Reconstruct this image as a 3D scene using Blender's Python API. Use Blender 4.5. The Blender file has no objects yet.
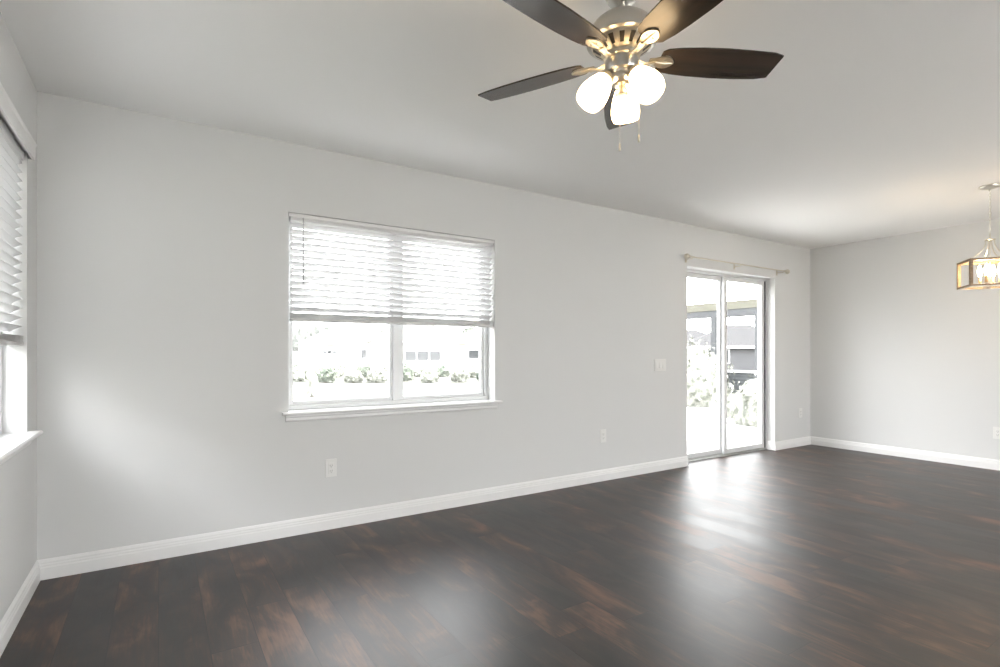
import bpy, bmesh, math, random
from mathutils import Vector, Matrix, noise
PI = math.pi
S = bpy.context.scene
COL = S.collection
random.seed(7)

# ------------------------------------------------------------------ camera
CAMH = 1.128
YAW = math.radians(32.79)
cam = bpy.data.cameras.new('camera'); cam_o = bpy.data.objects.new('camera', cam); COL.objects.link(cam_o)
cam_o.location = (0, 0, CAMH)
cam_o.rotation_euler = (PI/2, 0, -YAW)
cam.sensor_width = 36; cam.lens = 529.7*36/1000
cam.shift_y = (354.0-333.5)/1000
cam.clip_start = 0.02; cam.clip_end = 500
S.camera = cam_o

# ------------------------------------------------------------------ world: bright hazy sky
W = bpy.data.worlds.new('sky'); S.world = W; W.use_nodes = True
nt = W.node_tree; nt.nodes.clear()
wo = nt.nodes.new('ShaderNodeOutputWorld'); bg = nt.nodes.new('ShaderNodeBackground')
tc = nt.nodes.new('ShaderNodeTexCoord'); sx = nt.nodes.new('ShaderNodeSeparateXYZ'); cr = nt.nodes.new('ShaderNodeValToRGB')
nt.links.new(tc.outputs['Generated'], sx.inputs[0]); nt.links.new(sx.outputs['Z'], cr.inputs[0])
cr.color_ramp.elements[0].position = 0.0; cr.color_ramp.elements[0].color = (.62, .62, .62, 1)
cr.color_ramp.elements[1].position = 0.85; cr.color_ramp.elements[1].color = (0.20, 0.21, 0.225, 1)
for p_, c_ in ((.35, (1, 1, 1, 1)), (.58, (.97, .985, 1, 1))): cr.color_ramp.elements.new(p_).color = c_
nt.links.new(cr.outputs[0], bg.inputs['Color']); bg.inputs['Strength'].default_value = 14.5
nt.links.new(bg.outputs[0], wo.inputs[0])

# high hazy sun on the far side of the roof: lights the garden, never enters the room
sun = bpy.data.lights.new('sun', 'SUN'); sun.energy = 33.0; sun.angle = math.radians(6); sun.color = (1, .97, .92)
sun_o = bpy.data.objects.new('sun', sun); COL.objects.link(sun_o)
sun_o.rotation_euler = Vector((-.1, .36, -.93)).to_track_quat('-Z', 'Y').to_euler()

# ------------------------------------------------------------------ exposure
S.view_settings.view_transform = 'Standard'; S.view_settings.look = 'None'
S.view_settings.exposure = 0.0; S.view_settings.gamma = 1.0; S.view_settings.use_curve_mapping = False

# room constants (metres)
XL, XR, YB, YF, H, T = -0.511, 6.855, 3.471, -3.2, 2.44, 0.20
# openings  (a0, a1, z0, z1)
WIN = (0.675, 2.19, 0.755, 2.01)           # back wall window
DOOR = (4.48, 6.066, 0.0, 2.016)           # back wall sliding door
LWIN = (1.62, 3.236, 0.755, 2.06)          # left wall window
FILL_WIN = (1.5, 5.5, 0.06, 2.34)              # unseen wide window added behind the camera for fill light

def portal(loc, rot, sx_, sy_):
    l = bpy.data.lights.new('sky_portal', 'AREA'); l.shape = 'RECTANGLE'; l.size = sx_; l.size_y = sy_
    l.cycles.is_portal = True
    o = bpy.data.objects.new('sky_portal', l); COL.objects.link(o); o.location = loc; o.rotation_euler = rot
    return o
portal(((WIN[0]+WIN[1])/2, YB+T+.05, (WIN[2]+WIN[3])/2), (-PI/2, 0, 0), WIN[1]-WIN[0], WIN[3]-WIN[2])
portal(((DOOR[0]+DOOR[1])/2, YB+T+.05, (DOOR[2]+DOOR[3])/2), (-PI/2, 0, 0), DOOR[1]-DOOR[0], DOOR[3]-DOOR[2])
portal((XL-T-.05, (LWIN[0]+LWIN[1])/2, (LWIN[2]+LWIN[3])/2), (0, -PI/2, 0), LWIN[3]-LWIN[2], LWIN[1]-LWIN[0])
portal(((FILL_WIN[0]+FILL_WIN[1])/2, YF-T-.05, (FILL_WIN[2]+FILL_WIN[3])/2), (PI/2, 0, 0), FILL_WIN[1]-FILL_WIN[0], FILL_WIN[3]-FILL_WIN[2])

# ------------------------------------------------------------------ materials
def pbr(name, col, rough=0.5, metal=0.0, spec=0.5, emit=None, estr=0.0):
    m = bpy.data.materials.new(name); m.use_nodes = True
    b = m.node_tree.nodes['Principled BSDF']
    b.inputs['Base Color'].default_value = (*col, 1); b.inputs['Roughness'].default_value = rough
    b.inputs['Metallic'].default_value = metal; b.inputs['Specular IOR Level'].default_value = spec
    if emit:
        b.inputs['Emission Color'].default_value = (*emit, 1); b.inputs['Emission Strength'].default_value = estr
    return m
def node(nt, t, **k):
    n = nt.nodes.new(t)
    for a, v in k.items(): setattr(n, a, v)
    return n
def mth(nt, op, a, b=None, c=None):
    n = node(nt, 'ShaderNodeMath', operation=op)
    for i, v in enumerate((a, b, c)):
        if v is None: continue
        if isinstance(v, (int, float)): n.inputs[i].default_value = v
        else: nt.links.new(v, n.inputs[i])
    return n.outputs[0]
def add_bump(m, scale, strength, dist=0.001, detail=2):
    nt = m.node_tree; b = nt.nodes['Principled BSDF']
    tc = node(nt, 'ShaderNodeTexCoord'); nz = node(nt, 'ShaderNodeTexNoise'); bp = node(nt, 'ShaderNodeBump')
    nz.inputs['Scale'].default_value = scale; nz.inputs['Detail'].default_value = detail
    bp.inputs['Strength'].default_value = strength; bp.inputs['Distance'].default_value = dist
    nt.links.new(tc.outputs['Object'], nz.inputs['Vector']); nt.links.new(nz.outputs['Fac'], bp.inputs['Height'])
    nt.links.new(bp.outputs[0], b.inputs['Normal'])
def mottle(m, c0, c1, scale, lo=.35, hi=.65, stretch=(1,1,1), detail=4):
    nt = m.node_tree; b = nt.nodes['Principled BSDF']
    tc = node(nt, 'ShaderNodeTexCoord'); mp = node(nt, 'ShaderNodeMapping'); nz = node(nt, 'ShaderNodeTexNoise'); cr = node(nt, 'ShaderNodeValToRGB')
    mp.inputs['Scale'].default_value = stretch
    nz.inputs['Scale'].default_value = scale; nz.inputs['Detail'].default_value = detail
    cr.color_ramp.elements[0].position = lo; cr.color_ramp.elements[0].color = (*c0, 1)
    cr.color_ramp.elements[1].position = hi; cr.color_ramp.elements[1].color = (*c1, 1)
    nt.links.new(tc.outputs['Object'], mp.inputs[0]); nt.links.new(mp.outputs[0], nz.inputs['Vector'])
    nt.links.new(nz.outputs['Fac'], cr.inputs[0]); nt.links.new(cr.outputs[0], b.inputs['Base Color'])

M = {}
M['wall'] = pbr('wall_paint', (.685, .69, .69), .7, spec=.3); add_bump(M['wall'], 260, .12, .001)
M['ceiling'] = pbr('ceiling_paint', (.90, .90, .895), .85, spec=.2); add_bump(M['ceiling'], 120, .2, .0015)
M['trim'] = pbr('white_trim_paint', (.82, .82, .82), .35); add_bump(M['trim'], 30, .05)
M['vinyl'] = pbr('white_window_vinyl', (.70, .71, .715), .3); add_bump(M['vinyl'], 60, .03)
M['slat'] = pbr('white_blind_slat', (.67, .67, .675), .45); add_bump(M['slat'], 40, .05)
M['plate'] = pbr('white_plastic_plate', (.78, .78, .77), .3); add_bump(M['plate'], 80, .02)
M['slot'] = pbr('dark_plastic_slot', (.12, .12, .12), .5); mottle(M['slot'], (.10,.10,.10), (.14,.14,.14), 30)
M['nickel'] = pbr('brushed_nickel', (.56, .54, .50), .28, metal=1); add_bump(M['nickel'], 300, .08, .0004)
M['iron_nickel'] = pbr('satin_nickel_bracket', (.66, .60, .49), .42, metal=1); add_bump(M['iron_nickel'], 200, .08, .0004)
M['rod'] = pbr('satin_rod_metal', (.62, .58, .50), .3, metal=1); add_bump(M['rod'], 200, .05, .0004)
M['gunmetal'] = pbr('dark_motor_slot', (.05, .045, .04), .4, metal=.5); mottle(M['gunmetal'], (.04,.035,.03), (.07,.06,.05), 40)
M['seal'] = pbr('grey_door_seal', (.22, .23, .23), .6); mottle(M['seal'], (.08,.085,.085), (.10,.105,.105), 20)
M['track'] = pbr('grey_threshold_metal', (.50, .50, .49), .4, metal=.3); mottle(M['track'], (.46,.46,.45), (.55,.55,.54), 12)
# dark wood fan blades
m = pbr('dark_wood_blade', (.045, .032, .025), .27); M['blade'] = m
mottle(m, (.022, .019, .016), (.048, .035, .026), 4, stretch=(.6, 8, 8), detail=2, lo=.25, hi=.75)
# lantern metal: silver washed outside with warm wood toned inner faces
m = pbr('washed_wood_frame', (.42, .30, .19), .42, metal=.15); M['lantern_wood'] = m
mottle(m, (.17, .11, .06), (.28, .19, .11), 30, stretch=(1,1,4))
M['lantern_metal'] = pbr('aged_silver_metal', (.66, .63, .56), .3, metal=1); add_bump(M['lantern_metal'], 200, .08, .0004)
M['shade'] = pbr('lit_opal_glass_shade', (.9, .88, .84), .25, emit=(1, .70, .38), estr=13)
M['bulb'] = pbr('lit_candle_bulb', (.9, .88, .84), .2, emit=(1, .74, .44), estr=170)
M['sleeve'] = pbr('candle_sleeve', (.55, .40, .22), .4, metal=.4); mottle(M['sleeve'], (.5,.36,.2), (.6,.44,.26), 20)
# thin clear glass: fresnel mix of see-through and mirror
m = bpy.data.materials.new('clear_pane_glass'); m.use_nodes = True; nt = m.node_tree; nt.nodes.clear(); M['glass'] = m
out = node(nt, 'ShaderNodeOutputMaterial'); mx = node(nt, 'ShaderNodeMixShader'); tr = node(nt, 'ShaderNodeBsdfTransparent')
gl = node(nt, 'ShaderNodeBsdfGlossy'); lw = node(nt, 'ShaderNodeLayerWeight'); lw.inputs['Blend'].default_value = .5
pw = mth(nt, 'ADD', mth(nt, 'MULTIPLY', mth(nt, 'POWER', lw.outputs['Facing'], 5.0), .8), .03)
gl.inputs['Roughness'].default_value = 0.0; tr.inputs[0].default_value = (.975, .98, .98, 1)
nt.links.new(pw, mx.inputs[0]); nt.links.new(tr.outputs[0], mx.inputs[1]); nt.links.new(gl.outputs[0], mx.inputs[2]); nt.links.new(mx.outputs[0], out.inputs[0])

# floor: dark laminate planks running along Y
def floor_mat():
    m = pbr('dark_walnut_laminate', (.05, .03, .02), .3, spec=.75); nt = m.node_tree; b = nt.nodes['Principled BSDF']
    pass
    tc = node(nt, 'ShaderNodeTexCoord'); sp = node(nt, 'ShaderNodeSeparateXYZ'); nt.links.new(tc.outputs['Object'], sp.inputs[0])
    PW, PL = .165, 1.22
    u = mth(nt, 'DIVIDE', sp.outputs[0], PW); iu = mth(nt, 'FLOOR', u); fu = mth(nt, 'FRACT', u)
    w1 = node(nt, 'ShaderNodeTexWhiteNoise', noise_dimensions='1D'); nt.links.new(iu, w1.inputs['W'])
    v = mth(nt, 'ADD', mth(nt, 'DIVIDE', sp.outputs[1], PL), w1.outputs['Value']); iv = mth(nt, 'FLOOR', v); fv = mth(nt, 'FRACT', v)
    cmb = node(nt, 'ShaderNodeCombineXYZ'); nt.links.new(iu, cmb.inputs[0]); nt.links.new(iv, cmb.inputs[1])
    w2 = node(nt, 'ShaderNodeTexWhiteNoise', noise_dimensions='2D'); nt.links.new(cmb.outputs[0], w2.inputs['Vector'])
    # plank shifted grain coordinates
    off = node(nt, 'ShaderNodeVectorMath', operation='SCALE'); nt.links.new(w2.outputs['Color'], off.inputs[0]); off.inputs['Scale'].default_value = 17
    ad = node(nt, 'ShaderNodeVectorMath', operation='ADD'); nt.links.new(tc.outputs['Object'], ad.inputs[0]); nt.links.new(off.outputs[0], ad.inputs[1])
    def nz(scale, st, det, rough=.6, dist=0):
        mp = node(nt, 'ShaderNodeMapping'); mp.inputs['Scale'].default_value = st; nt.links.new(ad.outputs[0], mp.inputs[0])
        n = node(nt, 'ShaderNodeTexNoise'); n.inputs['Scale'].default_value = scale; n.inputs['Detail'].default_value = det
        n.inputs['Roughness'].default_value = rough; n.inputs['Distortion'].default_value = dist
        nt.links.new(mp.outputs[0], n.inputs['Vector']); return n.outputs['Fac']
    cloud = nz(4.5, (1.3, .55, 1), 3, .55, .8)
    grain = nz(22, (3.2, .22, 1), 6, .65, .6)
    val = mth(nt, 'ADD', mth(nt, 'MULTIPLY', cloud, .62), mth(nt, 'MULTIPLY', grain, .38))
    val = mth(nt, 'ADD', val, mth(nt, 'MULTIPLY', mth(nt, 'SUBTRACT', w2.outputs['Value'], .5), .13))
    cr = node(nt, 'ShaderNodeValToRGB'); nt.links.new(val, cr.inputs[0]); e = cr.color_ramp.elements
    e[0].position = .36; e[0].color = (.006, .0052, .005, 1)
    e[1].position = .68; e[1].color = (.135, .066, .040, 1)
    a = e.new(.47); a.color = (.017, .0115, .0095, 1); a = e.new(.56); a.color = (.042, .023, .016, 1)
    # seams
    du = mth(nt, 'MULTIPLY', mth(nt, 'MINIMUM', fu, mth(nt, 'SUBTRACT', 1, fu)), PW)
    dv = mth(nt, 'MULTIPLY', mth(nt, 'MINIMUM', fv, mth(nt, 'SUBTRACT', 1, fv)), PL)
    d = mth(nt, 'MINIMUM', du, dv)
    seam = node(nt, 'ShaderNodeMapRange'); nt.links.new(d, seam.inputs[0]); seam.inputs[1].default_value = .0006; seam.inputs[2].default_value = .0026
    mxr = node(nt, 'ShaderNodeMix', data_type='RGBA'); nt.links.new(seam.outputs[0], mxr.inputs[0])
    mxr.inputs[6].default_value = (.008, .006, .005, 1); nt.links.new(cr.outputs[0], mxr.inputs[7])
    nt.links.new(mxr.outputs[2], b.inputs['Base Color'])
    rg = node(nt, 'ShaderNodeMapRange'); nt.links.new(grain, rg.inputs[0]); rg.inputs[1].default_value = .3; rg.inputs[2].default_value = .7
    rg.inputs[3].default_value = .40; rg.inputs[4].default_value = .47
    r2 = mth(nt, 'ADD', rg.outputs[0], mth(nt, 'MULTIPLY', mth(nt, 'SUBTRACT', w2.outputs['Value'], .5), .05))
    nt.links.new(r2, b.inputs['Roughness'])
    hsum = mth(nt, 'ADD', mth(nt, 'MULTIPLY', seam.outputs[0], .6), mth(nt, 'MULTIPLY', grain, .5))
    bp = node(nt, 'ShaderNodeBump'); bp.inputs['Strength'].default_value = .35; bp.inputs['Distance'].default_value = .001
    nt.links.new(hsum, bp.inputs['Height']); nt.links.new(bp.outputs[0], b.inputs['Normal'])
    return m
M['floor'] = floor_mat()

# outdoors
def outdoor(name, c0, c1, scale, rough=.9, **k):
    m = pbr(name, c0, rough, spec=.05); mottle(m, c0, c1, scale, **k); M[name] = m
outdoor('pale_dry_lawn', (.075, .08, .07), (.11, .11, .10), 1.2)
outdoor('pale_concrete', (.62, .61, .59), (.70, .69, .67), 3)
outdoor('grey_concrete', (.40, .40, .39), (.46, .455, .445), 3)
outdoor('sage_foliage', (.06, .072, .06), (.12, .13, .11), 2.5)
outdoor('grey_foliage', (.05, .055, .05), (.09, .095, .085), .8)
outdoor('pale_foliage', (.09, .095, .082), (.25, .255, .23), 9)
outdoor('bark', (.16, .14, .12), (.24, .21, .18), 4)
outdoor('cream_stucco', (.62, .60, .55), (.68, .66, .61), 3)
outdoor('grey_roof_shingle', (.036, .036, .038), (.046, .046, .048), 5)
outdoor('pale_roof_shingle', (.085, .085, .083), (.105, .105, .10), 5)
outdoor('dark_porch_opening', (.055, .058, .06), (.068, .07, .073), 2)
outdoor('grey_louvre', (.075, .08, .085), (.09, .095, .1), 6)
outdoor('grey_post_shaded_beam', (.075, .078, .082), (.09, .092, .096), 6)  # grey of the posts; on the header beam it paints in shade
outdoor('cream_fascia', (.115, .112, .092), (.13, .127, .105), 6)
outdoor('grey_siding', (.085, .085, .09), (.10, .10, .105), 3)
outdoor('white_cap', (.6, .6, .6), (.7, .7, .7), 6)
outdoor('exterior_stucco', (.6, .59, .56), (.66, .65, .62), 4)

# ------------------------------------------------------------------ mesh helpers
def BM(): return bmesh.new()
def box(bm, x0, x1, y0, y1, z0, z1, mat=None):
    vs = [bm.verts.new((x, y, z)) for x in (x0, x1) for y in (y0, y1) for z in (z0, z1)]
    if mat:
        for v in vs: v.co = mat @ v.co
    for f in ((0,1,3,2), (4,6,7,5), (0,4,5,1), (2,3,7,6), (0,2,6,4), (1,5,7,3)):
        bm.faces.new([vs[i] for i in f])
def prism(bm, pts, d0, d1, axis='x', mat=None):
    """extrude a closed 2-D outline along an axis; pts are the two other coordinates in order"""
    def P(a, b, d):
        v = {'x': (d, a, b), 'y': (a, d, b), 'z': (a, b, d)}[axis]
        return mat @ Vector(v) if mat else Vector(v)
    A = [bm.verts.new(P(a, b, d0)) for a, b in pts]; B = [bm.verts.new(P(a, b, d1)) for a, b in pts]
    n = len(pts)
    for i in range(n): bm.faces.new((A[i], A[(i+1) % n], B[(i+1) % n], B[i]))
    bm.faces.new(A[::-1]); bm.faces.new(B)
def tube(bm, pts, r, seg=10, caps=True):
    pts = [Vector(p) for p in pts]; n = len(pts); rs = r if isinstance(r, (list, tuple)) else [r]*n
    rings = []; up = None
    for i, p in enumerate(pts):
        t = (pts[min(i+1, n-1)] - pts[max(i-1, 0)]).normalized()
        if up is None:
            up = Vector((0, 0, 1)) if abs(t.z) < .9 else Vector((1, 0, 0))
        s = t.cross(up).normalized(); up = s.cross(t).normalized()
        rings.append([bm.verts.new(p + (s*math.cos(2*PI*k/seg) + up*math.sin(2*PI*k/seg))*rs[i]) for k in range(seg)])
    for a, b in zip(rings, rings[1:]):
        for k in range(seg): bm.faces.new((a[k], a[(k+1) % seg], b[(k+1) % seg], b[k]))
    if caps: bm.faces.new(rings[0][::-1]); bm.faces.new(rings[-1])
def lathe(bm, prof, seg=40, mat=None):
    """prof: list of (r, z)"""
    rings = []
    for r, z in prof:
        if r < 1e-5:
            v = Vector((0, 0, z)); rings.append([bm.verts.new(mat @ v if mat else v)])
        else:
            ring = []
            for k in range(seg):
                v = Vector((r*math.cos(2*PI*k/seg), r*math.sin(2*PI*k/seg), z)); ring.append(bm.verts.new(mat @ v if mat else v))
            rings.append(ring)
    for a, b in zip(rings, rings[1:]):
        for k in range(seg):
            k2 = (k+1) % seg
            if len(a) == 1 and len(b) == 1: continue
            if len(a) == 1: bm.faces.new((a[0], b[k2], b[k]))
            elif len(b) == 1: bm.faces.new((a[k], a[k2], b[0]))
            else: bm.faces.new((a[k], a[k2], b[k2], b[k]))
def obj(name, bm, mat, parent=None, smooth=False, bevel=0, mats=None):
    bmesh.ops.recalc_face_normals(bm, faces=bm.faces)
    me = bpy.data.meshes.new(name); bm.to_mesh(me); bm.free()
    o = bpy.data.objects.new(name, me); COL.objects.link(o)
    for mm in ([mat] if not mats else mats): me.materials.append(M[mm])
    if smooth:
        for p_ in me.polygons: p_.use_smooth = True
        me.set_sharp_from_angle(angle=math.radians(38))
    if parent: o.parent = parent
    if bevel:
        b = o.modifiers.new('bevel', 'BEVEL'); b.width = bevel; b.segments = 2; b.limit_method = 'ANGLE'
    return o
def struct(o): o['kind'] = 'structure'; return o
def tag(o, label, cat, group=None, kind=None):
    o['label'] = label; o['category'] = cat
    if group: o['group'] = group
    if kind: o['kind'] = kind
    return o
def thing(name, label, cat, loc=(0,0,0), rz=0, group=None):
    o = bpy.data.objects.new(name, None); COL.objects.link(o); o.location = loc; o.rotation_euler = (0, 0, rz)
    o.empty_display_size = .1
    return tag(o, label, cat, group)
def emp(name, loc=(0,0,0), rz=0):
    o = bpy.data.objects.new(name, None); COL.objects.link(o); o.location = loc; o.rotation_euler = (0,0,rz); return o
def copy_tree(o, parent=None):
    c = o.copy(); COL.objects.link(c)
    if parent: c.parent = parent
    for ch in list(o.children): copy_tree(ch, c)
    return c

# ------------------------------------------------------------------ the room shell
b = BM(); box(b, XL-T, XR+T, YF-T, YB+T, -.12, 0)
struct(obj('floor', b, 'floor'))
b = BM(); box(b, XL-T, XR+T, YF-T, YB+T, H, H+.15)
struct(obj('ceiling', b, 'ceiling'))
b = BM(); box(b, XL-T-.5, XR+T+.5, YF-T-.9, YF-T, H, H+.15)  # unseen overhang added to keep the sun out of the front window
struct(obj('sun_overhang', b, 'ceiling'))
def wall(name, lo, hi, opens, make):
    """solid wall with rectangular openings; make(b, a0, a1, z0, z1) adds one block"""
    b = BM(); cur = lo
    for a0, a1, z0, z1 in sorted(opens):
        make(b, cur, a0, 0, H)
        if z0 > 0: make(b, a0, a1, 0, z0)
        make(b, a0, a1, z1, H); cur = a1
    make(b, cur, hi, 0, H)
    return struct(obj(name, b, 'wall'))
wall('wall_back', XL-T, XR+T, [WIN, DOOR], lambda b, a0, a1, z0, z1: box(b, a0, a1, YB, YB+T, z0, z1))
wall('wall_front', XL-T, XR+T, [FILL_WIN], lambda b, a0, a1, z0, z1: box(b, a0, a1, YF-T, YF, z0, z1))
wall('wall_left', YF, YB, [LWIN], lambda b, a0, a1, z0, z1: box(b, XL-T, XL, a0, a1, z0, z1))
wall('wall_right', YF, YB, [], lambda b, a0, a1, z0, z1: box(b, XR, XR+T, a0, a1, z0, z1))

# moulded baseboards: profile (distance from wall, height)
BBP = [(0, 0), (.016, 0), (.016, .058), (.013, .064), (.013, .072), (.010, .078), (.010, .086), (.005, .096), (0, .100)]
def bb(name, segs):
    b = BM()
    for kind, a0, a1 in segs:
        if kind == 'back': prism(b, [(YB-d, z) for d, z in BBP], a0, a1, 'x')
        if kind == 'front': prism(b, [(YF+d, z) for d, z in BBP], a0, a1, 'x')
        if kind == 'left': prism(b, [(XL+d, z) for d, z in BBP], a0, a1, 'y')
        if kind == 'right': prism(b, [(XR-d, z) for d, z in BBP], a0, a1, 'y')
        if kind == 'reveal': prism(b, [(DOOR[1]-d, z) for d, z in BBP], a0, a1, 'y')
    return struct(obj(name, b, 'trim'))
bb('baseboard_back', [('back', XL, DOOR[0]), ('back', DOOR[1]-.016, XR), ('reveal', YB, YB+.10)])
bb('baseboard_left', [('left', YF, YB)])
bb('baseboard_right', [('right', YF, YB)])
bb('baseboard_front', [('front', XL, XR)])

# ------------------------------------------------------------------ windows
FY = YB + .105                              # room face of the frame in the back wall
def frame_bars(b, x0, x1, z0, z1, y0, y1, w, wb=None):
    wb = wb or w
    box(b, x0, x0+w, y0, y1, z0, z1); box(b, x1-w, x1, y0, y1, z0, z1)
    box(b, x0+w, x1-w, y0, y1, z0, z0+wb); box(b, x0+w, x1-w, y0, y1, z1-w, z1)
def sash_window(name, x0, x1, z0, z1, n=2, fw=.030):
    """window in its own frame: width along local x, room side towards -y, origin at world axes of the back wall"""
    r = struct(emp(name))
    b = BM(); frame_bars(b, x0, x1, z0, z1, 0, .075, fw, .03)
    pane_w = (x1-x0)/n
    mw = .030
    for k in range(1, n):
        xm = x0 + k*pane_w
        box(b, xm-mw, xm+mw, .004, .072, z0+.03, z1-fw)
    obj('window_frame', b, 'vinyl', r, bevel=.002)
    for k in range(n):
        a0 = x0 + k*pane_w + (fw if k == 0 else mw); a1 = x0 + (k+1)*pane_w - (fw if k == n-1 else mw)
        b = BM(); frame_bars(b, a0, a1, z0+.03, z1-fw, .018, .055, .022, .026)
        s = obj('window_sash', b, 'vinyl', r, bevel=.002)
        b = BM(); box(b, a0+.02, a1-.02, .034, .038, z0+.054, z1-fw-.02)
        obj('pane', b, 'glass', s)
    return r
w1 = sash_window('window_1', WIN[0], WIN[1], WIN[2]+.013, WIN[3]); w1.location = (0, FY, 0)
w2 = sash_window('window_2', LWIN[0], LWIN[1], LWIN[2]+.013, LWIN[3])
# left wall: local x -> -world y ... rotate so that the room side (-y local) faces +x
w2.rotation_euler = (0, 0, PI/2); w2.location = (XL-.085, 0, 0)
for ch in w2.children: pass
# unseen window added in the front wall to fill the room with daylight
w3 = sash_window('fill_window', -FILL_WIN[1], -FILL_WIN[0], FILL_WIN[2], FILL_WIN[3], 3); w3.rotation_euler = (0, 0, PI); w3.location = (0, YF-.10, 0)

# window stools and aprons
def stool(name, a0, a1, place):
    """profile in (depth toward room is negative, z)"""
    b = BM()
    zt = .768
    prism(b, [(.104, zt-.013), (.104, zt), (-.044, zt), (-.051, zt-.004), (-.053, zt-.010), (-.050, zt-.017), (-.044, zt-.019), (0, zt-.019), (0, zt-.013)], a0, a1, 'x')
    o = obj(name, b, 'trim', None)
    return o
def board(name, b0, b1, zt=.768):
    r = struct(emp(name))
    b = BM()
    prism(b, [(.0, zt-.018), (-.046, zt-.018), (-.052, zt-.012), (-.052, zt-.006), (-.046, zt), (.0, zt)], b0-.038, b1+.038, 'x')
    box(b, b0, b1, .0, .106, zt-.012, zt)
    obj('sill_board', b, 'trim', r)
    b = BM()
    prism(b, [(0, zt-.018), (-.018, zt-.018), (-.018, zt-.030), (-.013, zt-.036), (-.013, zt-.052), (-.008, zt-.060), (0, zt-.062)], b0-.016, b1+.016, 'x')
    obj('apron', b, 'trim', r)
    return r
s1 = board('trim_1', WIN[0], WIN[1]); s1.location = (0, YB, 0)
s2 = board('trim_2', LWIN[0], LWIN[1]); s2.rotation_euler = (0, 0, PI/2); s2.location = (XL, 0, 0)

# ------------------------------------------------------------------ blinds
def blind(name, label, x0, x1, ztop, zbot, nslat, valance_out, wand_x, ang=22, stack=6):
    """horizontal blind, width along local x, room side -y, y=0 at centre of slats"""
    r = thing(name, label, 'window blind')
    hr = .048
    b = BM(); box(b, x0, x1, -.028, .028, ztop-.042, ztop-.002)
    obj('head_rail', b, 'slat', r, bevel=.002)
    b = BM()
    v = valance_out
    if v:   # outside valance with returns, stands in front of the wall
        prism(b, [(-v, ztop-.024), (-v-.009, ztop-.022), (-v-.012, ztop-.004), (-v-.012, ztop+.034), (-v-.017, ztop+.044), (-v-.017, ztop+.050), (-v, ztop+.050)], x0-.035, x1+.035, 'x')
        for xa in (x0-.035, x1+.027): box(b, xa, xa+.008, -v, -.0365, ztop-.024, ztop+.050)
    else:
        prism(b, [(-.030, ztop-.024), (-.035, ztop-.022), (-.036, ztop-.002), (-.030, ztop)], x0-.012, x1+.006, 'x')
    obj('valance', b, 'trim', r)
    b = BM()
    zs0, zs1 = ztop-.048, zbot+.056
    a = math.radians(ang)
    pitch = (zs0-zs1)/nslat
    for k in range(nslat):
        z = zs0 - (k+.5)*pitch
        # room edge lowered or raised by the tilt, lightly crowned cross-section
        top = []; bot = []
        for j in range(7):
            t = -1 + j/3
            y = .0245*t; c = .0022*(1-t*t)
            top.append((y*math.cos(a) + c*math.sin(a), z - y*math.sin(a) + c + .0012)); bot.append((y*math.cos(a) + c*math.sin(a), z - y*math.sin(a) + c - .0012))
        prism(b, top + bot[::-1], x0+.002, x1-.002, 'x')
    for k in range(stack):
        z = zbot + .021 + k*.0055
        prism(b, [(-.025, z), (0, z+.0015), (.025, z), (.025, z+.0026), (0, z+.0042), (-.025, z+.0026)], x0+.002+.001*(k % 2), x1-.002-.001*(k % 3), 'x')
    obj('slats', b, 'slat', r)
    b = BM(); box(b, x0+.001, x1-.001, -.026, .026, zbot, zbot+.019)
    obj('bottom_rail', b, 'slat', r, bevel=.003)
    n = 4
    for k in range(n):
        xx = x0 + (x1-x0)*(.06 + .88*k/(n-1))
        b = BM()
        for yy in (-.027, .027): tube(b, [(xx, yy, ztop-.04), (xx, yy, zbot+.019)], .0009, 5)
        obj('ladder_cord', b, 'slat', r)
    b = BM(); tube(b, [(wand_x, -.040, ztop-.028), (wand_x, -.042, ztop-.44)], [.0030, .0036], 8)
    tube(b, [(wand_x, -.030, ztop-.028), (wand_x, -.040, ztop-.026)], .003, 8)
    obj('tilt_wand', b, 'wand', r, smooth=True)
    return r
M['wand'] = pbr('grey_clear_wand', (.40, .41, .42), .2); add_bump(M['wand'], 50, .02)
bl1 = blind('window_blind', 'half-raised white slatted blind in the wide double window of the long wall',
            WIN[0]+.016, WIN[1]-.008, WIN[3]-.002, 1.335, 14, 0, .765, ang=31)
bl1.location = (0, YB+.040, 0)
bl2 = blind('window_blind', 'white slatted blind with projecting valance on the side window at left edge',
            LWIN[0]+.008, LWIN[1]-.008, LWIN[3]-.002, 1.165, 19, .050, 1.9, ang=31, stack=5)
bl2.rotation_euler = (0, 0, PI/2); bl2.location = (XL-.036, 0, 0)

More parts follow.
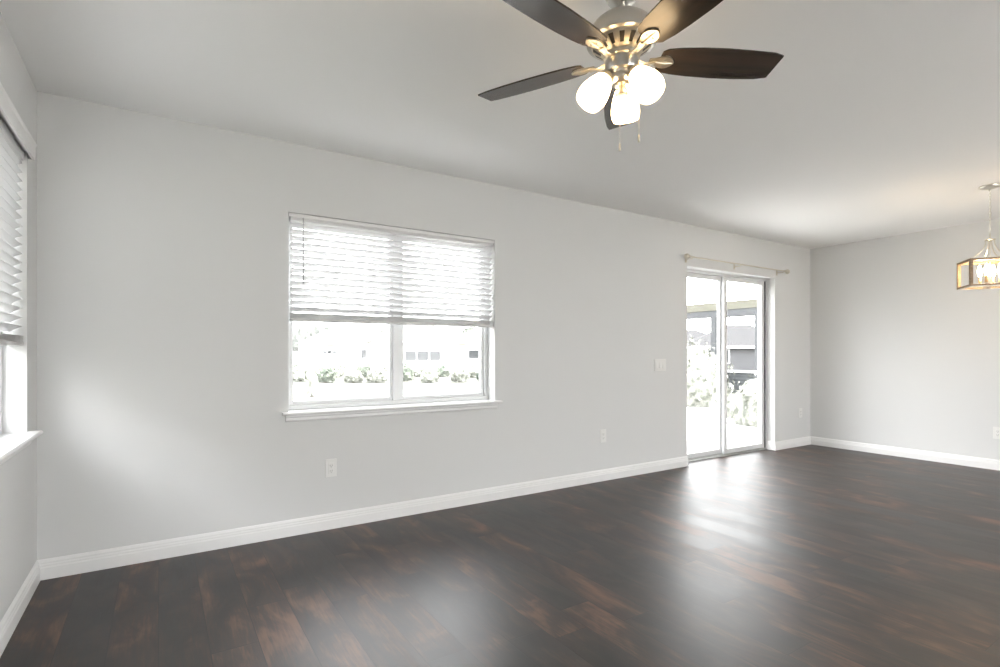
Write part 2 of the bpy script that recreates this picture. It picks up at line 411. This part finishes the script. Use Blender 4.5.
# ------------------------------------------------------------------ sliding glass door
def sliding_door():
    r = struct(emp('door_1', (0, YB+.105, 0)))
    x0, x1, z0, z1 = DOOR
    b = BM()
    box(b, x0, x0+.035, 0, .095, z0, z1); box(b, x1-.028, x1, 0, .095, z0, z1); box(b, x0+.035, x1-.028, 0, .095, z1-.025, z1)
    obj('door_frame', b, 'vinyl', r, bevel=.002)
    b = BM(); box(b, x0, x1, -.012, .095, 0, .012); box(b, x0+.03, x1-.03, .022, .030, .012, .024); box(b, x0+.03, x1-.03, .060, .068, .012, .024)
    obj('threshold', b, 'track', r)
    xm = 5.262
    def panel(a0, a1, y0, y1):
        b = BM(); w = .052
        box(b, a0, a0+w, y0, y1, .022, z1-.027); box(b, a1-w, a1, y0, y1, .022, z1-.027)
        box(b, a0+w, a1-w, y0, y1, .022, .072); box(b, a0+w, a1-w, y0, y1, z1-.072, z1-.027)
        s = obj('door_panel', b, 'vinyl', r, bevel=.003)
        b = BM(); ym = (y0+y1)/2; box(b, a0+w-.005, a1-w+.005, ym-.003, ym+.003, .067, z1-.067)
        obj('pane', b, 'glass', s)
        return s
    p1 = panel(x0+.036, xm+.030, .050, .086)      # outer fixed panel
    p2 = panel(xm-.002, x1-.030, .008, .044)      # inner sliding panel
    b = BM(); box(b, x1-.0297, x1-.022, -.004, .050, .02, z1-.027)
    obj('seal', b, 'seal', r)
    return r
sliding_door()

# curtain rod above the door
t = thing('curtain_rod', 'thin metal curtain rod with ball finials above the sliding door', 'curtain rod', (0, 0, 0))
RY, RZ = YB-.075, 2.094
b = BM(); tube(b, [(4.425, RY, RZ), (6.155, RY, RZ)], .0075, 12); obj('rod', b, 'rod', t, smooth=True)
for xx, sgn in ((4.425, -1), (6.155, 1)):
    b = BM(); mt = Matrix.Translation((xx, RY, RZ)) @ Matrix.Rotation(sgn*PI/2, 4, 'Y')
    lathe(b, [(0, -.002), (.013, -.002), (.015, .006), (.010, .012), (.012, .018), (.022, .028), (.027, .042), (.024, .058), (.014, .068), (0, .071)], 20, mt)
    obj('finial', b, 'rod', t, smooth=True)
for xx in (4.46, 5.27, 6.10):
    b = BM(); prism(b, [(xx-.012, RZ-.045), (xx+.012, RZ-.045), (xx+.012, RZ+.022), (xx-.012, RZ+.022)], YB-.004, YB, 'y')
    tube(b, [(xx, YB-.003, RZ-.012), (xx, RY+.004, RZ-.018), (xx, RY-.012, RZ-.010), (xx, RY-.013, RZ+.004)], .0045, 8)
    obj('bracket', b, 'rod', t, smooth=True)

# ------------------------------------------------------------------ wall plates
def outlet(label, group=None, kind='outlet'):
    t = thing('wall_outlet', label, 'wall outlet', group=group)
    b = BM(); prism(b, [(-.036, -.058), (.036, -.058), (.036, .058), (-.036, .058)], -.006, 0, 'y'); obj('cover_plate', b, 'plate', t, bevel=.002)
    b = BM(); prism(b, [(-.017, -.034), (.017, -.034), (.017, .034), (-.017, .034)], -.009, -.0055, 'y'); rc = obj('receptacle', b, 'plate', t, bevel=.001)
    b = BM()
    for zc in (-.017, .017):
        box(b, -.0075, -.0055, -.0096, -.0086, zc-.004, zc+.005); box(b, .0055, .0075, -.0096, -.0086, zc-.004, zc+.005)
        box(b, -.002, .002, -.0096, -.0086, zc-.011, zc-.007)
    obj('slots', b, 'slot', rc)
    return t
o = outlet('white wall outlet below the left end of the window sill'); o.location = (.935, YB, .392)
o2 = copy_tree(o); tag(o2, 'white wall outlet low on the wall between window and sliding door', 'wall outlet'); o2.location = (3.326, YB, .398)
o3 = copy_tree(o); tag(o3, 'white wall outlet beside the far corner right of the sliding door', 'wall outlet'); o3.location = (6.62, YB, .405)
o4 = copy_tree(o); tag(o4, 'white wall outlet on the right wall at the edge of the photo', 'wall outlet'); o4.rotation_euler = (0, 0, -PI/2); o4.location = (XR, 1.706, .36)
t = thing('light_switch', 'white three-gang switch plate left of the sliding door', 'light switch', (4.077, YB, 1.022))
b = BM(); box(b, -.082, .082, -.006, 0, -.058, .058); obj('cover_plate', b, 'plate', t, bevel=.002)
for xx in (-.046, 0, .046):
    b = BM(); prism(b, [(-.0055, -.033), (-.012, -.033), (-.007, .033), (-.0055, .033)], xx-.016, xx+.016, 'x'); obj('rocker', b, 'plate', t, bevel=.001)

# ------------------------------------------------------------------ ceiling fan
FX, FYc, BZ = 1.354, 1.320, 2.150
fan = thing('ceiling_fan', 'five-blade ceiling fan with dark wood blades and three lit glass shades', 'ceiling fan', (FX, FYc, 0))
b = BM(); lathe(b, [(0, H), (.068, H), (.069, H-.012), (.064, H-.040), (.056, H-.068), (.048, H-.084), (.032, H-.090), (.018, H-.092), (0, H-.092)], 40); obj('canopy', b, 'nickel', fan, smooth=True)
b = BM(); lathe(b, [(0, H-.07), (.0135, H-.07), (.0135, 2.30), (0, 2.30)], 20); obj('downrod', b, 'nickel', fan, smooth=True)
b = BM(); lathe(b, [(.0, 2.316), (.022, 2.316), (.030, 2.312), (.048, 2.305), (.074, 2.292), (.098, 2.272), (.114, 2.250), (.121, 2.230), (.122, 2.216), (.120, 2.208), (.112, 2.204), (.108, 2.203), (0, 2.203)], 56); mh = obj('motor_housing', b, 'nickel', fan, smooth=True)
b = BM(); lathe(b, [(.106, 2.206), (.104, 2.200), (.064, 2.170), (.056, 2.166), (0, 2.166)], 56); vr = obj('vent_ring', b, 'iron_nickel', fan, smooth=True)
b = BM()
for k in range(16):
    a0 = 2*PI*k/16
    # slot lies on the cone between (.098, 2.1955) and (.071, 2.1753), pushed a hair outwards
    vs = []
    for rr_, zz_, hw_ in ((.098, 2.1955, .0085), (.071, 2.1753, .0060)):
        for sg in (-1, 1):
            for off in (-.0008, .0006): vs.append((rr_ + off*-.6, sg*hw_, zz_ - off*.8 - .0004))
    q = [b.verts.new(Matrix.Rotation(a0, 4, 'Z') @ Vector(v)) for v in vs]
    for f in ((0, 1, 3, 2), (4, 6, 7, 5), (0, 4, 5, 1), (2, 3, 7, 6), (0, 2, 6, 4), (1, 5, 7, 3)): b.faces.new([q[i] for i in f])
obj('vent_slots', b, 'gunmetal', vr)
b = BM(); lathe(b, [(0, 2.168), (.056, 2.168), (.061, 2.164), (.061, 2.152), (.056, 2.148), (0, 2.148)], 48); obj('flywheel', b, 'iron_nickel', fan, smooth=True)
R = .58
PH = math.radians(-27.2)
def blade_outline():
    lo = [(.135, -.040), (.150, -.052), (.20, -.061), (.27, -.067), (.36, -.0695), (.45, -.067), (.53, -.063), (.565, -.053)]
    hi = [(.562, .052), (.52, .062), (.44, .068), (.35, .0695), (.26, .066), (.20, .061), (.150, .052), (.135, .040)]
    return lo + hi
def iron_outline():
    # leaf shaped medallion under the blade root, (x, half width)
    prof = [(.098, .010), (.112, .013), (.124, .018), (.138, .0245), (.152, .0265), (.166, .0235), (.177, .015), (.186, .003)]
    return [(x, -w) for x, w in prof] + [(x, w) for x, w in prof[::-1]]
def make_blade():
    root = emp('blade_assembly')
    tilt = Matrix.Translation((0, 0, .004)) @ Matrix.Rotation(math.radians(-12), 4, 'X')
    b = BM(); prism(b, blade_outline(), 0, .006, 'z', tilt); bl = obj('blade', b, 'blade', None, bevel=.0015)
    b = BM(); prism(b, iron_outline(), -.006, -.0002, 'z', tilt)
    # raised central rib on the leaf
    tube(b, [tilt @ Vector(p) for p in ((.10, 0, -.006), (.13, 0, -.008), (.16, 0, -.0085), (.182, 0, -.006))], [.004, .005, .004, .001], 8)
    # swan neck from the flywheel
    secs = [(.052, -.002, .013), (.068, -.006, .0125), (.082, -.010, .0105), (.094, -.009, .010), (.106, -.005, .012), (.118, -.004, .015)]
    rings = []
    for x, z, w in secs:
        rings.append([b.verts.new((x, w*math.cos(2*PI*k/12), z + .0042*math.sin(2*PI*k/12))) for k in range(12)])
    for A, B in zip(rings, rings[1:]):
        for k in range(12): b.faces.new((A[k], A[(k+1) % 12], B[(k+1) % 12], B[k]))
    b.faces.new(rings[0][::-1]); b.faces.new(rings[-1])
    ir = obj('blade_bracket', b, 'iron_nickel', None, smooth=True)
    b = BM()
    for (x, y) in ((.128, 0), (.150, -.012), (.150, .012)):
        lathe(b, [(0, -.0095), (.003, -.009), (.0042, -.007), (.0042, -.005), (0, -.005)], 10, tilt @ Matrix.Translation((x, y, 0)))
    sc = obj('screws', b, 'nickel', ir, smooth=True)
    bpy.data.objects.remove(root)
    return bl, ir
bl0, ir0 = make_blade()
for k in range(5):
    if k == 0: bl_, ir_ = bl0, ir0
    else:
        bl_ = bl0.copy(); COL.objects.link(bl_); ir_ = ir0.copy(); COL.objects.link(ir_)
        for ch in list(ir0.children):
            c = ch.copy(); COL.objects.link(c); c.parent = ir_
    for q in (bl_, ir_):
        q.parent = fan; q.location = (0, 0, BZ); q.rotation_euler = (0, 0, PH + k*2*PI/5)
# light kit
b = BM(); lathe(b, [(0, 2.150), (.050, 2.150), (.057, 2.146), (.058, 2.138), (.058, 2.112), (.055, 2.106), (.046, 2.102), (.042, 2.094), (.045, 2.082), (.040, 2.070), (.026, 2.062), (.018, 2.060), (0, 2.060)], 48); obj('light_kit', b, 'nickel', fan, smooth=True)
b = BM(); lathe(b, [(0, 2.062), (.010, 2.062), (.012, 2.056), (.016, 2.052), (.021, 2.036), (.022, 2.030), (.018, 2.026), (0, 2.024)], 28); obj('finial', b, 'iron_nickel', fan, smooth=True)
RA = -math.degrees(YAW)
for th in (70, 190, 310):
    az = math.radians(th + RA)
    tl = math.radians(36)
    base = Matrix.Rotation(az, 4, 'Z')
    # arm
    b = BM(); tube(b, [base @ Vector(p) for p in ((.030, 0, 2.096), (.042, 0, 2.096), (.052, 0, 2.092), (.056, 0, 2.086))], .010, 12)
    # socket cup, axis pointing outward and down
    ax = base @ Matrix.Translation((.052, 0, 2.092)) @ Matrix.Rotation(-tl, 4, 'Y')
    lathe(b, [(0, .004), (.018, .004), (.024, -.002), (.027, -.012), (.028, -.022), (.024, -.022), (0, -.020)], 28, ax)
    la = obj('lamp_arm', b, 'iron_nickel', fan, smooth=True)
    b = BM()
    outer = [(.025, -.014), (.031, -.020), (.038, -.036), (.0455, -.058), (.0505, -.080), (.0515, -.098), (.049, -.114), (.045, -.124)]
    inner = [(r-.003, z) for r, z in outer[::-1]]
    lathe(b, outer + inner, 40, ax)
    sh = obj('glass_shade', b, 'shade', fan, smooth=True)
    b = BM(); lathe(b, [(0, -.020), (.012, -.022), (.013, -.034), (.023, -.054), (.026, -.070), (.021, -.086), (.010, -.096), (0, -.098)], 20, ax)
    obj('bulb', b, 'bulb_fan', sh, smooth=True) if 'bulb_fan' in M else None
    if 'bulb_fan' not in M:
        M['bulb_fan'] = pbr('lit_bulb', (.9, .9, .85), .3, emit=(1, .82, .56), estr=18)
        obj('bulb', b, 'bulb_fan', sh, smooth=True)
# pull chains
rx, ry = math.cos(YAW), -math.sin(YAW)
for da, z1 in ((-.002, 1.845), (.055, 1.868)):
    px_, py_ = rx*da + .02*math.sin(YAW), ry*da + .02*math.cos(YAW)
    if da > 0: px_, py_ = rx*.060, ry*.060
    b = BM(); zt = 2.066 if da < 0 else 2.108
    z = zt
    tube(b, [(px_, py_, zt), (px_, py_, z1+.022)], .0006, 5)
    while z > z1+.024:
        lathe(b, [(0, .0014), (.0012, .0007), (.0012, -.0007), (0, -.0014)], 5, Matrix.Translation((px_, py_, z))); z -= .0046
    pc = obj('pull_chain', b, 'nickel', fan)
    b = BM(); lathe(b, [(0, .024), (.0022, .023), (.0034, .016), (.0040, .004), (.0034, -.003), (0, -.004)], 12, Matrix.Translation((px_, py_, z1)))
    obj('chain_pull', b, 'nickel', pc, smooth=True)

# ------------------------------------------------------------------ lantern chandelier
CX, CY, CR = 5.448, 1.403, math.radians(33.2)
ch = thing('chandelier', 'square open-frame lantern chandelier with lit candle bulbs hanging at right edge', 'chandelier', (CX, CY, 0), CR)
b = BM(); lathe(b, [(0, H), (.066, H), (.066, H-.006), (.060, H-.016), (.030, H-.026), (.010, H-.030), (.008, H-.042), (0, H-.042)], 36); obj('canopy', b, 'lantern_metal', ch, smooth=True)
TOPZ, BOTZ, CRZ = 1.864, 1.651, 2.02
b = BM(); z = H-.036; i = 0
while z > CRZ+.045:
    pts = []
    for k in range(13):
        a = 2*PI*k/12; u_, v_ = .0055*math.cos(a), .014*math.sin(a)
        pts.append((u_, 0, z-.014+v_) if i % 2 == 0 else (0, u_, z-.014+v_))
    tube(b, pts, .0016, 6, caps=False); z -= .0235; i += 1
obj('chain', b, 'lantern_metal', ch, smooth=True)
b = BM()
pts = [(.013*math.cos(2*PI*k/16), 0, CRZ+.030+.016*math.sin(2*PI*k/16)) for k in range(17)]
tube(b, pts, .0025, 8, caps=False)
lathe(b, [(0, CRZ+.016), (.007, CRZ+.014), (.007, CRZ+.004), (.032, CRZ+.002), (.034, CRZ-.002), (.030, CRZ-.006), (.010, CRZ-.008), (.010, CRZ-.022), (0, CRZ-.024)], 28)
obj('crown', b, 'lantern_metal', ch, smooth=True)
hx, hy, w = .123, .155, .021
b = BM()
for sx_ in (-1, 1):
    for sy_ in (-1, 1): box(b, sx_*hx-w/2, sx_*hx+w/2, sy_*hy-w/2, sy_*hy+w/2, BOTZ, TOPZ)
for zz in (BOTZ+.008, TOPZ-.008):
    for s in (-1, 1):
        box(b, -hx+w/2, hx-w/2, s*hy-w/2+.001, s*hy+w/2-.001, zz-.0075, zz+.0075)
        box(b, s*hx-w/2+.001, s*hx+w/2-.001, -hy+w/2, hy-w/2, zz-.0075, zz+.0075)
fr = obj('lantern_frame', b, 'lantern_wood', ch, bevel=.0015)
for zz in (BOTZ-.003, TOPZ):   # silver edging plates below and above
    b = BM()
    for s in (-1, 1):
        box(b, -hx-w/2-.002, hx+w/2+.002, s*hy-w/2-.002, s*hy+w/2+.002, zz, zz+.003)
        box(b, s*hx-w/2-.002, s*hx+w/2+.002, -hy+w/2, hy-w/2, zz, zz+.003)
    obj('edge_trim', b, 'lantern_metal', fr)
b = BM()   # bottom cross bars and centre stem
box(b, -hx, hx, -.006, .006, BOTZ+.002, BOTZ+.010); box(b, -.006, .006, -hy, hy, BOTZ+.0015, BOTZ+.0095)
box(b, -hx, hx, -.004, .004, TOPZ-.006, TOPZ-.0005); box(b, -.004, .004, -hy, hy, TOPZ-.0065, TOPZ-.001)
tube(b, [(0, 0, BOTZ), (0, 0, CRZ-.01)], .0045, 10)
lathe(b, [(0, BOTZ-.014), (.006, BOTZ-.010), (.008, BOTZ-.004), (.014, BOTZ+.002), (.014, BOTZ+.014), (.008, BOTZ+.02), (0, BOTZ+.022)], 16)
obj('stem', b, 'lantern_metal', ch, smooth=True)
for k in range(4):
    a = k*PI/2
    mt = Matrix.Rotation(a, 4, 'Z'); b = BM(); q0 = []
    for j in range(9):
        t_ = j/8; q0.append(mt @ Vector((.026 + .072*t_ , 0, CRZ-.004 - (CRZ-.004-TOPZ)*(t_**.62))))
    # curved strap: falls steeply, flares out at the foot
    q0 = [mt @ Vector((.026 + .110*(t_**2.3), 0, CRZ-.004 - (CRZ-.004-TOPZ)*t_)) for t_ in [j/10 for j in range(11)]]
    tube(b, q0, .0045, 8); obj('curved_arm', b, 'lantern_metal', ch, smooth=True)
for k in range(4):
    a = math.radians(45 + 8) + k*PI/2; cx_, cy_ = .062*math.cos(a), .062*math.sin(a)
    b = BM(); tube(b, [(0, 0, BOTZ+.014), (cx_*.5, cy_*.5, BOTZ+.006), (cx_*.9, cy_*.9, BOTZ+.010), (cx_, cy_, BOTZ+.026)], .0035, 8)
    lathe(b, [(0, 0), (.010, .002), (.015, .008), (.015, .010), (0, .010)], 16, Matrix.Translation((cx_, cy_, BOTZ+.024)))
    ar = obj('candle_arm', b, 'lantern_metal', ch, smooth=True)
    b = BM(); lathe(b, [(0, 0), (.0105, 0), (.0105, .052), (.009, .054), (0, .054)], 16, Matrix.Translation((cx_, cy_, BOTZ+.033)))
    cs = obj('candle_sleeve', b, 'sleeve', ar, smooth=True)
    b = BM(); lathe(b, [(0, 0), (.007, .002), (.011, .014), (.0145, .034), (.014, .050), (.009, .072), (.004, .088), (0, .094)], 16, Matrix.Translation((cx_, cy_, BOTZ+.086)))
    obj('candle_bulb', b, 'bulb', cs, smooth=True)

# ------------------------------------------------------------------ outdoors
def at(u, d, z=0):
    """world point seen in image column u at forward depth d"""
    a = (u-500)/529.7*d
    return Vector((a*math.cos(YAW) + d*math.sin(YAW), -a*math.sin(YAW) + d*math.cos(YAW), z))
GZ = -.15
b = BM()
# lawn around the house
box(b, -80, 120, YB+T, 140, GZ-.3, GZ-.02); box(b, -80, XL-T, -60, YB+T, GZ-.3, GZ-.02); box(b, XL-T, 120, -60, YF-T, GZ-.3, GZ-.02); box(b, XR+T, 120, YF-T, YB+T, GZ-.3, GZ-.02)
tag(obj('lawn', b, 'pale_dry_lawn'), 'pale sunlit grass stretching out behind the house', 'lawn', kind='stuff')
b = BM(); box(b, 3.6, 10.6, YB+T, 8.2, -.17, -.03)
b2 = BM(); box(b2, -3, 11, -12, YF-T, -.169, -.03)  # unseen slab added to bounce sunlight onto the ceiling
tag(obj('reflector_slab', b2, 'pale_concrete', bevel=.01), 'pale concrete terrace added unseen to throw sunlight up through the fill window', 'reflector')
tag(obj('patio_slab', b, 'grey_concrete', bevel=.01), 'pale concrete patio slab outside the sliding door', 'patio')

def leafy(bm, cx, cy, z0, rx_, ry_, hz, n, s, rnd):
    """leaf cards scattered through a lumpy ellipsoid volume"""
    for i in range(n):
        a = rnd.uniform(0, 2*PI); ph = math.acos(rnd.uniform(-1, 1)); rr = rnd.uniform(.55, 1)
        lump = 1 + .25*noise.noise(Vector((math.cos(a)*1.7+cx, math.sin(a)*1.7+cy, ph*2)))
        p = Vector((cx + rx_*rr*lump*math.sin(ph)*math.cos(a), cy + ry_*rr*lump*math.sin(ph)*math.sin(a), z0 + hz*(.3 + .7*rr*lump*math.cos(ph))))
        if p.z < z0: p.z = z0 + abs(p.z-z0)*.5
        e = Matrix.Rotation(rnd.uniform(0, 2*PI), 3, 'Z') @ Matrix.Rotation(rnd.uniform(-1.2, 1.2), 3, 'X')
        l = s*rnd.uniform(.7, 1.3); w_ = l*.36
        q = [Vector((0, -l*.5, 0)), Vector((w_*.5, 0, .1*l)), Vector((0, l*.5, 0)), Vector((-w_*.5, 0, .1*l))]
        v = [bm.verts.new(p + e @ t_) for t_ in q]
        bm.faces.new((v[0], v[1], v[3])); bm.faces.new((v[1], v[2], v[3]))
def core(bm, cx, cy, z0, rx_, ry_, hz, seed):
    n0 = len(bm.verts)
    r = bmesh.ops.create_icosphere(bm, subdivisions=3, radius=1)
    for v in r['verts']:
        k = .80 + .22*noise.noise(v.co*2.3 + Vector((seed, 0, 0)))
        v.co = Vector((cx + rx_*k*v.co.x, cy + ry_*k*v.co.y, max(z0, z0 + hz*(.3 + .7*k*v.co.z))))
def plant(name, label, cat, p, rx_, ry_, hz, n, s, mat, trunk=0, group=None, seed=0):
    rnd = random.Random(seed); t = thing(name, label, cat, (p.x, p.y, GZ-.02), group=group)
    b = BM(); z0 = trunk + .05
    core(b, 0, 0, z0, rx_, ry_, hz, seed); leafy(b, 0, 0, z0, rx_, ry_, hz, n, s, rnd)
    f = obj('foliage', b, mat, t)
    b = BM()
    if trunk: tube(b, [(0, 0, 0), (.04, 0, trunk*.5), (0, .05, trunk+hz*.4)], [.14, .11, .06], 8)
    else:
        for k in range(5):
            a = k*1.3; tube(b, [(.03*math.cos(a), .03*math.sin(a), 0), (rx_*.35*math.cos(a), ry_*.35*math.sin(a), hz*.5)], [.02, .01], 6)
    obj('trunk' if trunk else 'stems', b, 'bark', t)
    return t
# by the sliding door
plant('shrub', 'tall loose pale shrub seen through left door pane beside the lanai', 'shrub', at(697, 12.0), .72, .8, 1.65, 1000, .15, 'pale_foliage', seed=1)
plant('shrub', 'darker green shrub at the foot of the lanai post in left door pane', 'shrub', at(714, 13.7), .34, .34, 1.2, 300, .13, 'sage_foliage', seed=2)
plant('shrub', 'low white-leaved bush at right through the right door pane', 'shrub', at(757, 8.6), .30, .5, .95, 450, .10, 'pale_foliage', seed=3)
plant('shrub', 'small pale bush beside the louvred lanai panel in right door pane', 'shrub', at(733, 9.6), .17, .22, .62, 160, .09, 'pale_foliage', seed=4)
# neighbouring lanai running away along Y
LX = 12.5
lan = thing('lanai', 'grey screened lanai with cream fascia seen through the sliding door', 'lanai', (LX, 0, GZ))
ya, yb_ = 5.2, 11.6
b = BM(); box(b, -.02, .16, ya, yb_, 2.44, 2.60); box(b, .10, 4.2, ya, yb_, 2.56, 2.66); obj('fascia', b, 'cream_fascia', lan)
b = BM(); box(b, .0, .14, ya, yb_, 2.26, 2.44); obj('header_beam', b, 'grey_post_shaded_beam', lan)  # darker grey paints in the beam's shaded side below the fascia
for yy in (5.3, 7.6, 8.85, 11.5):
    b = BM(); box(b, 0, .12, yy-.07, yy+.07, 0, 2.26); obj('post', b, 'grey_post_shaded_beam', lan)
b = BM(); box(b, -.02, .14, 5.37, 8.85, .80, .86); obj('chair_rail', b, 'white_cap', lan)
b = BM()
for k in range(9):
    z = .04 + k*.083
    prism(b, [(.02, z), (.05, z), (.09, z+.075), (.06, z+.075)], 5.37, 8.80, 'y')
box(b, .10, .12, 5.37, 8.80, 0, .8)
obj('louvre_panel', b, 'grey_louvre', lan)
# neighbouring houses
def house(label, p, w_, d_, hw, hr, rz, roof, wins, group=None, wallm='cream_stucco'):
    t = thing('house', label, 'house', (p.x, p.y, GZ-.02), rz, group)
    b = BM(); box(b, -w_/2, w_/2, 0, d_, 0, hw); wl = obj('house_wall', b, wallm, t)
    b = BM(); o_ = .5
    v = [b.verts.new(c) for c in ((-w_/2-o_, -o_, hw), (w_/2+o_, -o_, hw), (w_/2+o_, d_+o_, hw), (-w_/2-o_, d_+o_, hw), (-w_/2+d_*.45, d_/2, hw+hr), (w_/2-d_*.45, d_/2, hw+hr))]
    for f in ((0, 1, 5, 4), (1, 2, 5), (2, 3, 4, 5), (3, 0, 4), (3, 2, 1, 0)): b.faces.new([v[i] for i in f])
    obj('roof', b, roof, t)
    b = BM(); box(b, -w_/2-o_, w_/2+o_, -o_-.03, -o_, hw-.16, hw+.02); obj('eave_board', b, 'white_cap', t)
    for (x, z, ww, hh, n) in wins:
        b = BM(); box(b, x, x+ww, -.02, .0, z, z+hh); f = obj('window', b, 'dark_porch_opening', t)
        b = BM()
        for k in range(n+1): box(b, x+ww*k/n-.05, x+ww*k/n+.05, -.06, -.02, z, z+hh)
        for zz in (z-.06, z+hh): box(b, x-.05, x+ww+.05, -.06, -.02, zz, zz+.06)
        bmesh.ops.remove_doubles(b, verts=b.verts, dist=.001)
        obj('window_frame', b, 'white_cap', f)
    return t
# seen through the window of the long wall (columns 293..484)
def look(p): return math.atan2(p.x, p.y)
p = at(346, 60); house('far house with pale roof behind the left window pane, darker porch at right', p, 9, 8, 2.5, 2.0, -look(p)*.5, 'pale_roof_shingle', [(1.6, .80, 2.2, 1.0, 3), (-2.6, 1.35, 1.6, .3, 3)])
p = at(424, 46); house('far pale house with long dark screened porch in the right window pane', p, 8, 7, 2.4, 1.9, -look(p)*.5, 'pale_roof_shingle', [(-1.7, .7, 3.2, .85, 3)])
p = at(494, 64); house('far pale house cut off by the right edge of the window frame', p, 10, 8, 2.6, 1.9, -look(p)*.5, 'pale_roof_shingle', [(-3.2, .75, 3.0, 1.0, 2)])
# seen through the door
p = at(748, 42); house('grey-roofed neighbouring house behind the lanai through the right door pane', p, 9, 8, 1.9, 1.9, -look(p)*.8, 'grey_roof_shingle', [(-3, .6, 1.6, 1.0, 2)], wallm='grey_siding')
p = at(694, 56); house('grey-roofed neighbouring house above the pale shrub in the left door pane', p, 9, 8, 2.0, 2.0, -look(p)*.8, 'grey_roof_shingle', [(-2, .6, 1.6, .9, 2)], wallm='grey_siding')
# trees beyond the window
for i, (u, d, r_, hz, tr) in enumerate([(300, 78, 2.1, 4.4, 1.6), (320, 90, 2.4, 5.0, 1.9), (336, 78, 1.4, 3.8, 1.6), (470, 88, 2.2, 3.4, 2.8), (446, 92, 1.6, 3.0, 3.0), (282, 92, 2.4, 4.2, 1.6), (384, 88, 2.0, 3.4, 2.4)]):
    plant('tree', ['hazy pale tree nearest the left side of the window', 'tallest hazy tree left of the far houses', 'narrow hazy tree beside the left far house', 'hazy tree above the rightmost far house', 'small hazy tree between the two right far houses', 'hazy tree hidden partly by the left window frame', 'hazy tree behind the window mullion'][i], 'tree', at(u, d), r_, r_, hz, 500, .5, 'grey_foliage', trunk=tr, seed=20+i)
rb = random.Random(5)
for i in range(16):
    row = i % 2
    u = 286 + 13.2*i + rb.uniform(-3, 3); d = (24.5 if row else 30) + rb.uniform(-.8, .8)
    plant('bush', 'pale bush in the hedge line across the far lawn beyond the window', 'bush', at(u, d), rb.uniform(.54, .62)*d/27, .5, rb.uniform(.55, .95), 240, .16, 'pale_foliage' if i % 3 else 'sage_foliage', group='bushes across the far lawn', seed=40+i)
for i, (u, d) in enumerate(((307, 9.5), (312, 16), (415, 11), (476, 13))):
    plant('garden_plant', ['sparse young plant on the near lawn low in the left window pane', 'pale bush standing mid lawn at the left of the left pane', 'small plant on the near lawn low in the right window pane', 'small plant on the near lawn beside the right window frame'][i], 'plant', at(u, d), .22, .22, .45 if i != 1 else .9, 90, .07, 'pale_foliage', seed=70+i)
# house added close to the side window to block low sky light
p = Vector((-4.7, 2.5, 0)); house('house added close beyond the left side window to block low sky light', p, 14, 9, 3.3, 2.0, PI/2, 'grey_roof_shingle', [(-3, .8, 2, 1.2, 2)])
